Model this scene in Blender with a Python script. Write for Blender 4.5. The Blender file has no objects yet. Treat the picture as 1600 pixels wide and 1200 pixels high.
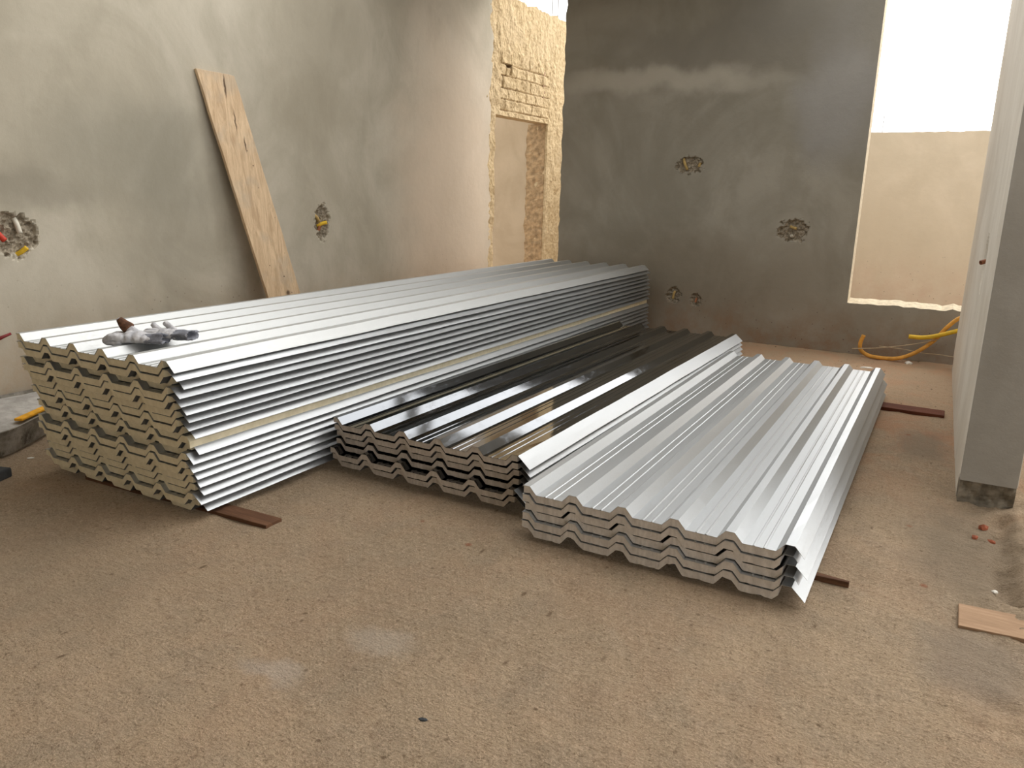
import bpy, bmesh, math, random
from mathutils import Vector, Matrix, noise as mnoise

C = bpy.context.scene.collection
SC = bpy.context.scene

# ------------------------------------------------------------------ camera
H = 1.32
cd = bpy.data.cameras.new('camera')
cam = bpy.data.objects.new('camera', cd)
C.objects.link(cam)
right = Vector((0.8700, 0.4926, 0.0225)).normalized()
fwd = Vector((-0.4737, 0.8470, -0.2418)).normalized()
up = right.cross(fwd).normalized()
right = fwd.cross(up).normalized()
cam.matrix_world = Matrix(((right.x, up.x, -fwd.x, 0), (right.y, up.y, -fwd.y, 0), (right.z, up.z, -fwd.z, H), (0, 0, 0, 1)))
cd.sensor_width = 36
cd.lens = 1214.4 / 1600 * 36
cd.clip_start = 0.05
SC.camera = cam

# ------------------------------------------------------------------ sky, sun, exposure
SC.view_settings.view_transform = 'Standard'
SC.view_settings.look = 'None'
SC.view_settings.exposure = 0.0
SC.view_settings.gamma = 1.0
SC.view_settings.use_curve_mapping = False

BASE_SKY = 1.72
LOBE = 4.0
world = bpy.data.worlds.new('world')
SC.world = world
world.use_nodes = True
nt = world.node_tree
nt.nodes.clear()
wo = nt.nodes.new('ShaderNodeOutputWorld')
bg = nt.nodes.new('ShaderNodeBackground')
tc = nt.nodes.new('ShaderNodeTexCoord')
dt = nt.nodes.new('ShaderNodeVectorMath'); dt.operation = 'DOT_PRODUCT'
ld = Vector((0.36, 0.93, 0.42)).normalized()
dt.inputs[1].default_value = ld
nrm = nt.nodes.new('ShaderNodeVectorMath'); nrm.operation = 'NORMALIZE'
nt.links.new(tc.outputs['Generated'], nrm.inputs[0])
nt.links.new(nrm.outputs[0], dt.inputs[0])
mr = nt.nodes.new('ShaderNodeMapRange'); mr.interpolation_type = 'SMOOTHSTEP'
mr.inputs['From Min'].default_value = 0.55; mr.inputs['From Max'].default_value = 0.97
mr.inputs['To Min'].default_value = BASE_SKY; mr.inputs['To Max'].default_value = BASE_SKY + LOBE
nt.links.new(dt.outputs['Value'], mr.inputs['Value'])
bg.inputs['Color'].default_value = (1.0, 0.985, 0.96, 1)
nt.links.new(mr.outputs['Result'], bg.inputs['Strength'])
nt.links.new(bg.outputs[0], wo.inputs['Surface'])

# ------------------------------------------------------------------ helpers
def fbm(x, y, z=0.0, o=4):
    return mnoise.fractal(Vector((x, y, z)), 1.0, 2.0, o)

def link(o, parent=None):
    C.objects.link(o)
    if parent: o.parent = parent
    return o

def mesh(name, verts, faces, mat, parent=None, smooth=False):
    me = bpy.data.meshes.new(name)
    me.from_pydata([tuple(v) for v in verts], [], faces)
    me.update()
    if mat: me.materials.append(mat)
    if smooth:
        for p in me.polygons: p.use_smooth = True
    return link(bpy.data.objects.new(name, me), parent)

def tag(o, label=None, cat=None, group=None, kind=None):
    if label: o['label'] = label
    if cat: o['category'] = cat
    if group: o['group'] = group
    if kind: o['kind'] = kind
    return o

def empty(name, loc=(0, 0, 0), rz=0):
    o = bpy.data.objects.new(name, None)
    o.empty_display_size = 0.1
    o.location = loc
    o.rotation_euler = (0, 0, rz)
    return link(o)

class MB:
    """collects shapes into one mesh"""
    def __init__(s): s.v = []; s.f = []
    def add(s, v, f):
        n = len(s.v); s.v += [tuple(a) for a in v]; s.f += [tuple(i + n for i in q) for q in f]
    def box(s, c, d, m=None):
        v = [Vector((x * d[0] / 2, y * d[1] / 2, z * d[2] / 2)) for x in (-1, 1) for y in (-1, 1) for z in (-1, 1)]
        if m: v = [m @ a for a in v]
        v = [a + Vector(c) for a in v]
        s.add(v, [(0, 1, 3, 2), (4, 6, 7, 5), (0, 4, 5, 1), (2, 3, 7, 6), (0, 2, 6, 4), (1, 5, 7, 3)])
    def tube(s, pts, r, n=10, hollow=False):
        pts = [Vector(p) for p in pts]
        rs = r if isinstance(r, (list, tuple)) else [r] * len(pts)
        v = []; f = []
        t0 = (pts[1] - pts[0]).normalized()
        a = t0.orthogonal().normalized()
        for i, p in enumerate(pts):
            t = (pts[min(i + 1, len(pts) - 1)] - pts[max(i - 1, 0)]).normalized()
            a = (a - t * a.dot(t)).normalized(); b = t.cross(a)
            for k in range(n):
                w = 2 * math.pi * k / n
                v.append(p + (a * math.cos(w) + b * math.sin(w)) * rs[i])
        L = len(pts)
        for i in range(L - 1):
            for k in range(n):
                f.append((i * n + k, i * n + (k + 1) % n, (i + 1) * n + (k + 1) % n, (i + 1) * n + k))
        if hollow:
            for i, e in ((0, 1), (L - 1, -1)):
                m = len(v); ring = v[i * n:(i + 1) * n]
                inn = [pts[i] + (q - pts[i]) * 0.72 for q in ring]
                t = (pts[1] - pts[0]).normalized() if e == 1 else (pts[-2] - pts[-1]).normalized()
                deep = [q + t * rs[i] * 2.5 for q in inn]
                v += inn + deep
                for k in range(n):
                    k2 = (k + 1) % n
                    q1 = (i * n + k, m + k, m + k2, i * n + k2); q2 = (m + k, m + n + k, m + n + k2, m + k2)
                    f += [q1, q2] if e == 1 else [q1[::-1], q2[::-1]]
                f.append(tuple(m + n + k for k in range(n)))
        else:
            f.append(tuple(range(n))[::-1]); f.append(tuple((L - 1) * n + k for k in range(n)))
        s.add(v, f)
    def build(s, name, mat, parent=None, smooth=False):
        return mesh(name, s.v, s.f, mat, parent, smooth)

def spline(pts, n=8):
    P = [Vector(p) for p in pts]
    P = [P[0] * 2 - P[1]] + P + [P[-1] * 2 - P[-2]]
    out = []
    for i in range(1, len(P) - 2):
        for k in range(n):
            t = k / n
            out.append(0.5 * ((2 * P[i]) + (-P[i - 1] + P[i + 1]) * t + (2 * P[i - 1] - 5 * P[i] + 4 * P[i + 1] - P[i + 2]) * t * t + (-P[i - 1] + 3 * P[i] - 3 * P[i + 1] + P[i + 2]) * t ** 3))
    out.append(P[-2])
    return out

def bevel(o, w=0.003, seg=2):
    m = o.modifiers.new('bevel', 'BEVEL'); m.width = w; m.segments = seg; m.limit_method = 'ANGLE'; m.angle_limit = 0.6
    return o

# ------------------------------------------------------------------ material helpers
class NM:
    def __init__(s, name):
        s.m = bpy.data.materials.new(name); s.m.use_nodes = True
        s.t = s.m.node_tree; s.b = s.t.nodes['Principled BSDF']
        s.tc = s.t.nodes.new('ShaderNodeTexCoord')
        s.co = s.tc.outputs['Object']
    def n(s, k, **kw):
        x = s.t.nodes.new(k)
        for a, b in kw.items(): setattr(x, a, b)
        return x
    def lk(s, a, b): s.t.links.new(a, b)
    def mapping(s, scale=(1, 1, 1), loc=(0, 0, 0), rot=(0, 0, 0), co=None):
        x = s.n('ShaderNodeMapping'); x.inputs['Scale'].default_value = scale; x.inputs['Location'].default_value = loc; x.inputs['Rotation'].default_value = rot
        s.lk(co or s.co, x.inputs['Vector']); return x.outputs[0]
    def noise(s, scale=5, detail=5, rough=0.55, co=None, dist=0.0):
        x = s.n('ShaderNodeTexNoise'); x.inputs['Scale'].default_value = scale; x.inputs['Detail'].default_value = detail
        x.inputs['Roughness'].default_value = rough; x.inputs['Distortion'].default_value = dist
        s.lk(co or s.co, x.inputs['Vector']); return x.outputs['Fac']
    def noisecol(s, scale=5, detail=3, co=None):
        x = s.n('ShaderNodeTexNoise'); x.inputs['Scale'].default_value = scale; x.inputs['Detail'].default_value = detail
        s.lk(co or s.co, x.inputs['Vector']); return x.outputs['Color']
    def voro(s, scale=5, feature='F1', co=None, out='Distance'):
        x = s.n('ShaderNodeTexVoronoi'); x.feature = feature; x.inputs['Scale'].default_value = scale
        s.lk(co or s.co, x.inputs['Vector']); return x.outputs[out]
    def rng(s, v, a, b, c=0.0, d=1.0, smooth=True):
        x = s.n('ShaderNodeMapRange'); x.interpolation_type = 'SMOOTHSTEP' if smooth else 'LINEAR'
        for k, q in (('From Min', a), ('From Max', b), ('To Min', c), ('To Max', d)): x.inputs[k].default_value = q
        s.lk(v, x.inputs['Value']); return x.outputs['Result']
    def math(s, op, a, b):
        x = s.n('ShaderNodeMath', operation=op)
        for i, q in enumerate((a, b)):
            if isinstance(q, (int, float)): x.inputs[i].default_value = q
            else: s.lk(q, x.inputs[i])
        return x.outputs[0]
    def mix(s, f, a, b, mode='MIX'):
        x = s.n('ShaderNodeMix', data_type='RGBA', blend_type=mode)
        for i, q in ((0, f), (6, a), (7, b)):
            if isinstance(q, (int, float)): x.inputs[i].default_value = q
            elif isinstance(q, tuple): x.inputs[i].default_value = (*q, 1) if len(q) == 3 else q
            else: s.lk(q, x.inputs[i])
        return x.outputs[2]
    def blob(s, c, r, soft=0.5, warp=0.15, wscale=2.5):
        """mask: 1 inside an ellipsoid with a noisy edge"""
        nc = s.noisecol(wscale, 4)
        a = s.n('ShaderNodeVectorMath', operation='SUBTRACT'); s.lk(nc, a.inputs[0]); a.inputs[1].default_value = (.5, .5, .5)
        b = s.n('ShaderNodeVectorMath', operation='SCALE'); s.lk(a.outputs[0], b.inputs[0]); b.inputs['Scale'].default_value = warp * 4
        d = s.n('ShaderNodeVectorMath', operation='ADD'); s.lk(s.co, d.inputs[0]); s.lk(b.outputs[0], d.inputs[1])
        e = s.n('ShaderNodeVectorMath', operation='SUBTRACT'); s.lk(d.outputs[0], e.inputs[0]); e.inputs[1].default_value = c
        g = s.n('ShaderNodeVectorMath', operation='DIVIDE'); s.lk(e.outputs[0], g.inputs[0]); g.inputs[1].default_value = r
        h = s.n('ShaderNodeVectorMath', operation='LENGTH'); s.lk(g.outputs[0], h.inputs[0])
        return s.rng(h.outputs['Value'], 1 - soft, 1 + soft, 1, 0)
    def sep(s, co=None):
        x = s.n('ShaderNodeSeparateXYZ'); s.lk(co or s.co, x.inputs[0]); return x.outputs
    def bump(s, h, strength=0.3, dist=0.01, prev=None):
        x = s.n('ShaderNodeBump'); x.inputs['Strength'].default_value = strength; x.inputs['Distance'].default_value = dist
        s.lk(h, x.inputs['Height'])
        if prev: s.lk(prev, x.inputs['Normal'])
        return x.outputs[0]
    def out(s, col=None, rough=0.9, metal=0.0, normal=None, spec=0.3):
        b = s.b
        if col is not None:
            if isinstance(col, tuple): b.inputs['Base Color'].default_value = (*col, 1)
            else: s.lk(col, b.inputs['Base Color'])
        if isinstance(rough, (int, float)): b.inputs['Roughness'].default_value = rough
        else: s.lk(rough, b.inputs['Roughness'])
        b.inputs['Metallic'].default_value = metal
        b.inputs['Specular IOR Level'].default_value = spec
        if normal: s.lk(normal, b.inputs['Normal'])
        return s.m

def S(r, g, b):
    f = lambda c: (c / 255 / 12.92) if c <= 10 else ((c / 255 + 0.055) / 1.055) ** 2.4
    return (f(r), f(g), f(b))

def simple(name, col, rough=0.8, metal=0.0, nscale=20, var=0.15, bump=0.0, spec=0.3):
    m = NM(name)
    f = m.noise(nscale, 4)
    dark = tuple(c * (1 - var) for c in col); lite = tuple(min(1, c * (1 + var)) for c in col)
    c = m.mix(m.rng(f, .3, .7), dark, lite)
    return m.out(c, rough, metal, m.bump(f, bump, 0.004) if bump else None, spec)

def plaster(name, base, dark, light, blobs=(), dust=None, cavity=True):
    m = NM(name)
    n1 = m.noise(0.9, 6, 0.6, dist=0.8)
    n2 = m.noise(3.2, 5, 0.6, m.mapping((1, 1, .6)), 0.5)
    c = m.mix(m.rng(n1, .35, .68), dark, light)
    c = m.mix(0.5, c, base)
    c = m.mix(m.rng(n2, .42, .72, 0, .45), c, dark)
    c = m.mix(m.rng(m.noise(8, 6, .7), .6, .8, 0, .25), c, light)
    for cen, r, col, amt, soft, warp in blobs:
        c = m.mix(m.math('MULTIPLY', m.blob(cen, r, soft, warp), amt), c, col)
    sp = m.voro(55)
    c = m.mix(m.rng(sp, .03, .07, .3, 0), c, tuple(x * .5 for x in dark))
    if dust:
        z = m.sep()[2]
        c = m.mix(m.math('MULTIPLY', m.rng(z, 0, dust[1], 1, 0), m.rng(m.noise(5, 6, .7), .35, .7, .2, .8)), c, dust[0])
        fl = m.voro(16)
        c = m.mix(m.math('MULTIPLY', m.rng(fl, .05, .09, 1, 0), m.rng(z, .1, dust[1] * 1.3, .75, 0)), c, S(70, 40, 28))
    if cavity:
        at = m.n('ShaderNodeAttribute', attribute_name='broken')
        br = m.mix(m.rng(m.noise(60, 5, .7), .35, .65), S(124, 114, 98), S(168, 158, 140))
        c = m.mix(m.rng(at.outputs['Fac'], .2, .6), c, br)
    fine = m.noise(140, 5, .7); med = m.noise(14, 5, .6)
    nb = m.bump(fine, .18, .003, m.bump(med, .25, .01))
    return m.out(c, .92, 0, nb, .2)

# ------------------------------------------------------------------ materials
M = {}
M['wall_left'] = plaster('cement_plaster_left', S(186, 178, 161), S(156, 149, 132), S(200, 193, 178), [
    ((-4.4, 3.35, 1.15), (.5, .28, .75), S(134, 129, 115), .35, .6, .12),  # soft shadow left of the board, painted into the plaster colour
    ((-4.4, 3.2, 1.5), (.5, .6, .3), S(140, 136, 122), .5, .6, .12),
    ((-4.4, 2.35, 1.25), (.5, .45, .1), S(136, 130, 116), .6, .7, .1),
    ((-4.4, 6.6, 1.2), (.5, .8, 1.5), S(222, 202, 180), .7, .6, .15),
    ((-4.4, 4.6, 1.9), (.5, .5, .22), S(158, 150, 132), .55, .7, .12),
], dust=(S(176, 148, 118), .8))
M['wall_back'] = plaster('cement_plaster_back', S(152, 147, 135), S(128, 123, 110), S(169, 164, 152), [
    ((-1.9, 7.27, 2.62), (1.1, .5, .22), S(130, 125, 115), .7, .5, .14),
    ((-1.2, 7.27, 2.9), (.8, .5, .25), S(132, 128, 120), .6, .5, .12),
    ((-2.6, 7.27, 2.33), (.95, .5, .1), S(188, 182, 169), .7, .6, .1),
    ((-1.0, 7.27, 2.1), (.35, .5, .5), S(160, 159, 160), .5, .6, .14),
    ((-2.2, 7.27, .55), (1.4, .5, .4), S(120, 109, 92), .5, .6, .15),
], dust=(S(137, 107, 81), .55))
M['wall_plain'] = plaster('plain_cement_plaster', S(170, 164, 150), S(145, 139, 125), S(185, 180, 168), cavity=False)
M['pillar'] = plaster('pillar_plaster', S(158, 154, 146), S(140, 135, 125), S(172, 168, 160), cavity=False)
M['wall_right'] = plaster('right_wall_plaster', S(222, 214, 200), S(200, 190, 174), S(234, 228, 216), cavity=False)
M['parapet'] = plaster('beige_outer_plaster', S(222, 208, 184), S(208, 194, 170), S(232, 218, 196), dust=(S(208, 180, 156), .9), cavity=False)

def rough_wall_mat():
    m = NM('spattered_rough_mortar')
    n = m.noise(26, 6, .65); v = m.voro(34, 'SMOOTH_F1')
    c = m.mix(m.rng(n, .3, .7), S(180, 156, 118), S(212, 190, 152))
    c = m.mix(m.rng(m.noise(1.6, 4), .4, .7, 0, .5), c, S(205, 184, 150))
    c = m.mix(m.rng(m.noise(90, 3), .62, .75, 0, .5), c, S(120, 96, 66))
    at = m.n('ShaderNodeAttribute', attribute_name='broken')
    c = m.mix(m.rng(at.outputs['Fac'], .2, .7, 0, .85), c, S(92, 66, 42))
    nb = m.bump(n, .9, .02, m.bump(v, .5, .02))
    return m.out(c, .95, 0, nb, .15)
M['rough'] = rough_wall_mat()
M['edge'] = simple('raw_mortar_edge', S(206, 192, 166), .95, 0, 30, .15, .6)
M['jamb'] = simple('brown_rough_jamb', S(166, 140, 106), .95, 0, 18, .3, .9)
M['wet_mortar'] = simple('damp_rough_mortar', S(118, 110, 96), .85, 0, 22, .35, 1.0)

def floor_mat():
    m = NM('sandy_concrete_floor')
    n1 = m.noise(.8, 5, .6, dist=.5); n2 = m.noise(5, 7, .7); n3 = m.noise(38, 6, .75); n4 = m.noise(150, 4, .7)
    c = m.mix(m.rng(n1, .35, .65), S(174, 153, 126), S(195, 170, 140))
    c = m.mix(m.rng(n2, .4, .7, 0, .55), c, S(165, 148, 126))
    c = m.mix(m.rng(n3, .48, .72, 0, .5), c, S(217, 192, 164))
    c = m.mix(m.rng(n4, .5, .66, 0, .5), c, S(232, 204, 173))
    c = m.mix(m.rng(m.noise(75, 6, .8), .47, .33, 0, .75), c, S(119, 98, 74))
    c = m.mix(m.rng(n3, .44, .3, 0, .6), c, S(128, 104, 81))
    red = m.noise(2.4, 6, .7, m.mapping((1, .6, 1), (3, 1, 0)), 1.0)
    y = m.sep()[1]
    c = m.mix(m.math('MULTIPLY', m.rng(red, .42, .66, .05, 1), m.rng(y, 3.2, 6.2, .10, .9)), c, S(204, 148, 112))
    c = m.mix(m.math('MULTIPLY', m.rng(y, 4.6, 6.2), .6), c, S(226, 194, 160))  # far floor paled in colour to carry daylight from the tall opening
    pits = m.voro(15, co=m.mapping((1, .34, 1), (0, 0, 0), (0, 0, .55)))
    c = m.mix(m.math('MULTIPLY', m.rng(pits, .05, .13, .8, 0), m.rng(m.noise(4, 4), .45, .6)), c, S(112, 90, 68))
    rd = m.voro(24, co=m.mapping((1, .5, 1), (.3, .7, 0)))
    c = m.mix(m.math('MULTIPLY', m.rng(rd, .05, .15, .8, 0), m.rng(y, 4.0, 6.5, 0, .8)), c, S(168, 96, 66))
    # faint marks and pale worn spots with shapes of their own
    for cen, r, col, a in (((-1.35, 1.62, 0), (.10, .06, 1), S(209, 198, 183), .35), ((-1.5, 1.35, 0), (.09, .04, 1), S(209, 198, 185), .4),
                           ((-.02, 4.7, 0), (.12, .3, 1), S(144, 129, 111), .6), ((.2, 3.3, 0), (.2, .45, 1), S(143, 128, 108), .75),
                           ((.22, 2.45, 0), (.14, .2, 1), S(146, 135, 121), .55), ((-2.6, 1.3, 0), (.5, .3, 1), S(156, 139, 116), .4)):
        c = m.mix(m.math('MULTIPLY', m.blob(cen, r, .6, .05, 6), a), c, col)
    v = m.voro(9)
    c = m.mix(m.rng(v, .03, .09, .55, 0), c, S(97, 76, 55))
    v2 = m.voro(3.1, co=m.mapping((1, 1, 1), (.37, .11, 0)))
    c = m.mix(m.rng(v2, .02, .06, .6, 0), c, S(156, 86, 55))
    # scratches: stretched noise
    sc = m.noise(30, 3, .6, m.mapping((.22, 1, 1), (0, 0, 0), (0, 0, .5)), 1.2)
    v3 = m.voro(46, 'SMOOTH_F1')
    nb = m.bump(m.rng(pits, .0, .16), .6, .012)
    nb = m.bump(n2, .6, .05, nb)
    n5 = m.noise(17, 6, .7); nb = m.bump(n5, .7, .06, nb)
    nb = m.bump(n3, .9, .035, nb)
    nb = m.bump(sc, .5, .02, nb)
    nb = m.bump(v3, .2, .008, nb)
    nb = m.bump(n4, .8, .010, nb)
    return m.out(c, .95, 0, nb, .15)
M['floor'] = floor_mat()

def galv(name, base, rough, spangle=.06, metal=1.0):
    m = NM(name)
    sp = m.voro(260, 'F1', out='Color')
    g = m.n('ShaderNodeRGBToBW'); m.lk(sp, g.inputs[0])
    lo = tuple(c * (1 - spangle) for c in base); hi = tuple(min(1, c * (1 + spangle)) for c in base)
    c = m.mix(g.outputs[0], lo, hi)
    st = m.noise(6, 4, .6, m.mapping((1, .12, 1)))
    c = m.mix(m.rng(st, .45, .75, 0, .25), c, tuple(x * .8 for x in base))
    r = m.rng(g.outputs[0], 0, 1, rough * .85, rough * 1.15)
    nb = m.bump(m.noise(2.2, 3, .5, m.mapping((2.5, .5, 1))), .12, .01)
    return m.out(c, r, metal, nb, .4)
M['galv'] = galv('galvanised_steel', (.46, .475, .485), .44, metal=.85)
M['galv_matt'] = galv('galvanised_steel_matt', (.50, .51, .505), .55, metal=.75)
M['galv_pale'] = galv('galvanised_steel_pale', (.485, .503, .515), .44, metal=.88)
def black_mat():
    m = NM('glossy_black_sheet')
    d = m.noise(4, 6, .7, m.mapping((1, .5, 1)))
    c = m.mix(m.rng(d, .5, .8, 0, .5), (.095, .102, .112), (.13, .132, .135))
    sc = m.noise(26, 6, .75, m.mapping((1, .4, 1)))
    r = m.rng(sc, .45, .85, .07, .26)
    nb = m.bump(m.noise(2.5, 3, .5, m.mapping((3, .6, 1))), .10, .008)
    m.b.inputs['Coat Weight'].default_value = .6; m.b.inputs['Coat Roughness'].default_value = .06
    return m.out(c, r, 1.0, nb, .5)
M['black'] = black_mat()
def foam_mat(name, a, b, cut=False):
    m = NM(name)
    n = m.noise(30, 5, .65)
    c = m.mix(m.rng(n, .3, .7), a, b)
    c = m.mix(m.rng(m.noise(5, 4), .5, .75, 0, .35), c, tuple(x * .75 for x in a))
    if cut:
        s_ = m.noise(60, 3, .6, m.mapping((1, .1, .08)))
        c = m.mix(m.rng(s_, .4, .7, 0, .35), c, tuple(x * .72 for x in a))
        nb = m.bump(s_, .6, .004, m.bump(m.voro(150), .3, .002))
    else:
        nb = m.bump(n, .3, .004)
    return m.out(c, .9, 0, nb, .2)
M['pu'] = foam_mat('yellowed_foam', S(222, 212, 182), S(236, 227, 200))
M['eps'] = foam_mat('cut_grey_foam', S(208, 201, 193), S(228, 222, 215), True)
M['eps_dark'] = foam_mat('cut_brownish_foam', S(192, 183, 173), S(212, 204, 195), True)
M['film'] = simple('dark_backing_film', (.09, .095, .10), .45, 0, 20, .2)
def wood(name, a, b, knots=True, vertical=False, marks=()):
    m = NM(name)
    co = m.mapping((9, 9, .7) if vertical else (.7, 9, 9))
    n = m.noise(3, 8, .65, co, 1.4); n2 = m.noise(18, 5, .7, co)
    c = m.mix(m.rng(n, .3, .7), a, b)
    c = m.mix(m.rng(n2, .55, .75, 0, .55), c, tuple(x * .62 for x in a))
    c = m.mix(m.rng(m.noise(4, 4), .5, .7, 0, .5), c, S(176, 164, 146) if knots else tuple(x * .7 for x in a))
    if knots:
        v = m.voro(11)
        c = m.mix(m.rng(v, .035, .075, .95, 0), c, S(58, 42, 28))
    for cen, r in marks: c = m.mix(m.math('MULTIPLY', m.blob(cen, r, .5, .006, 20), .85), c, S(66, 46, 32))
    return m.out(c, .85, 0, m.bump(n2, .4, .004), .2)
M['board'] = wood('weathered_pine_board', S(186, 158, 126), S(220, 194, 160), True, True, (((-4.34, 3.815, 1.95), (.3, .007, .07)), ((-4.34, 3.862, 1.73), (.3, .005, .06)), ((-4.34, 3.918, 1.58), (.3, .006, .045)), ((-4.3, 4.12, .56), (.3, .02, .02))))
M['dark_wood'] = wood('dark_stained_lath', S(84, 58, 42), S(112, 80, 58), False)
M['red_wood'] = wood('red_brown_lath', S(84, 44, 28), S(104, 58, 38), False)
M['pale_wood'] = wood('dusty_plank', S(146, 118, 92), S(168, 138, 110), False)
M['orange'] = simple('dusty_orange_conduit', S(214, 156, 70), .55, 0, 14, .22)
M['yellow'] = simple('yellow_conduit', S(224, 184, 52), .5, 0, 14, .15)
M['yellow_dirty'] = simple('dirty_yellow_conduit', S(176, 150, 96), .75, 0, 25, .25)
M['red_plastic'] = simple('red_plastic', S(190, 60, 42), .5, 0, 20, .15)
M['white_plastic'] = simple('dusty_white_plastic', S(206, 200, 186), .6, 0, 20, .1)
M['brown_pipe'] = simple('brown_pipe', S(150, 96, 66), .6, 0, 20, .2)
M['brick'] = simple('terracotta', S(134, 74, 50), .9, 0, 25, .3, .5)
M['wire'] = simple('tie_wire', S(186, 168, 138), .6, 0)
M['rebar'] = simple('grey_rebar', S(120, 118, 116), .6, .5)
M['white_chip'] = simple('white_chip', S(225, 220, 210), .9)
M['tool_yellow'] = simple('yellow_painted_handle', S(222, 160, 34), .5, 0, 20, .2)
M['charcoal'] = simple('charcoal_rubber', S(62, 64, 66), .8, 0, 20, .2, .3)
M['red_dark'] = simple('dark_red_handle', S(122, 34, 36), .5)
def tub_mat():
    m = NM('mortar_crusted_tub')
    c = m.mix(m.rng(m.noise(9, 6, .7), .35, .65), S(112, 106, 96), S(160, 154, 144))
    c = m.mix(m.rng(m.noise(14, 5, .7, m.mapping((1, 1, .5), (2, 0, 0))), .55, .68, 0, .8), c, S(52, 46, 38))
    return m.out(c, .85, 0, m.bump(m.noise(24, 5, .7), .5, .008), .3)
M['tub'] = tub_mat()
def mortar_fill():
    m = NM('dried_mortar')
    c = m.mix(m.rng(m.noise(12, 6, .7), .3, .7), S(150, 146, 140), S(184, 180, 174))
    return m.out(c, .95, 0, m.bump(m.noise(30, 5, .7), .4, .008), .2)
M['mortar'] = mortar_fill()
def glove_mat(name, a, b, dirt):
    m = NM(name)
    c = m.mix(m.rng(m.noise(28, 5, .7), .3, .7), a, b)
    c = m.mix(m.rng(m.noise(11, 4, .6), .5, .72, 0, .5), c, dirt)
    at = m.n('ShaderNodeAttribute', attribute_name='dirt')
    c = m.mix(at.outputs['Fac'], c, S(84, 58, 42))
    k = m.n('ShaderNodeTexWave'); k.inputs['Scale'].default_value = 120; m.lk(m.co, k.inputs['Vector'])
    return m.out(c, .95, 0, m.bump(k.outputs['Fac'], .3, .002, m.bump(m.noise(60, 5), .5, .004)), .1)
M['glove'] = glove_mat('grey_knit_cotton', S(168, 168, 172), S(206, 204, 204), S(150, 138, 128))
M['cuff'] = glove_mat('blue_grey_cuff', S(112, 114, 122), S(150, 152, 160), S(90, 84, 80))
M['ground'] = simple('outside_ground', S(190, 165, 138), .95, 0, 4, .15, .3)

# ------------------------------------------------------------------ walls as real slabs with broken sockets
def axis_coords(a, b, step, dense=()):
    """coordinate list from a to b, refined inside the dense ranges (lo, hi, step)"""
    pts = [a]
    cur = a
    while cur < b - 1e-6:
        st = step
        for lo, hi, s_ in dense:
            if lo - 1e-6 <= cur < hi - 1e-6: st = min(st, s_)
            elif cur < lo and cur + st > lo: st = min(st, lo - cur)
        cur = min(b, cur + max(st, 1e-3))
        pts.append(cur)
    return pts

def slab(name, us, vs, P, th, keep=None, depth=None, warp=None, mat=None, broken=None, side=None):
    """P(u, v, d) -> world point; d = depth into the wall. keep(u, v) says which cells exist"""
    nu, nv = len(us), len(vs)
    keepc = [[(keep is None or keep((us[i] + us[i + 1]) / 2, (vs[j] + vs[j + 1]) / 2)) for j in range(nv - 1)] for i in range(nu - 1)]
    V = []; idx = {}; att = []; sides = []
    def vert(i, j, back):
        k = (i, j, back)
        if k in idx: return idx[k]
        u, v = us[i], vs[j]
        if warp: u, v = warp(u, v, back)
        d = th if back else (depth(us[i], vs[j]) if depth else 0)
        idx[k] = len(V); V.append(P(u, v, d))
        att.append(broken(us[i], vs[j]) if (broken and not back) else 0.0)
        return idx[k]
    F = []
    for i in range(nu - 1):
        for j in range(nv - 1):
            if not keepc[i][j]: continue
            F.append((vert(i, j, 0), vert(i + 1, j, 0), vert(i + 1, j + 1, 0), vert(i, j + 1, 0)))
            F.append((vert(i, j, 1), vert(i, j + 1, 1), vert(i + 1, j + 1, 1), vert(i + 1, j, 1)))
            for di, dj, a, b in ((-1, 0, (i, j), (i, j + 1)), (1, 0, (i + 1, j + 1), (i + 1, j)), (0, -1, (i + 1, j), (i, j)), (0, 1, (i, j + 1), (i + 1, j + 1))):
                ii, jj = i + di, j + dj
                if not (0 <= ii < nu - 1 and 0 <= jj < nv - 1) or not keepc[ii][jj]:
                    F.append((vert(*a, 0), vert(*b, 0), vert(*b, 1), vert(*a, 1))[::-1]); sides.append(len(F) - 1)
    o = mesh(name, V, F, mat)
    if side:
        o.data.materials.append(M[side])
        for q in sides: o.data.polygons[q].material_index = 1
    bm = bmesh.new(); bm.from_mesh(o.data); bmesh.ops.recalc_face_normals(bm, faces=bm.faces); bm.to_mesh(o.data); bm.free()
    if broken:
        a = o.data.attributes.new('broken', 'FLOAT', 'POINT')
        a.data.foreach_set('value', att)
    o['kind'] = 'structure'
    return o

def cav(u, v, sockets):
    """0..1 how deep inside a broken socket this wall point is"""
    best = 0
    for cu, cv, ru, rv, sd in sockets:
        du, dv = (u - cu) / ru, (v - cv) / rv
        if abs(du) > 2 or abs(dv) > 2: continue
        r = math.hypot(du, dv) + .38 * fbm(u * 22 + sd, v * 22, sd, 3)
        best = max(best, min(1, max(0, (1.0 - r) * 5)))
    return best

WH = 3.28
XL = -4.4
YB = 7.27
left_sockets = [(2.36, 1.03, .13, .125, 1.0), (4.73, 1.045, .085, .14, 2.0)]
back_sockets = [(-2.25, 1.585, .13, .085, 3.0), (-1.275, 1.03, .13, .105, 4.0), (-2.31, .375, .07, .085, 5.0), (-2.09, .345, .055, .065, 6.0)]

def sock_dense(sockets, i):
    return [(s_[i] - s_[i + 2] * 1.6, s_[i] + s_[i + 2] * 1.6, .009) for s_ in sockets]

def cav_depth(sockets):
    def f(u, v):
        c = cav(u, v, sockets)
        return c * (.028 + .02 * fbm(u * 40, v * 40, 9, 3)) if c > 0 else .0012 * fbm(u * 3, v * 3, 0, 2)
    return f

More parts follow.
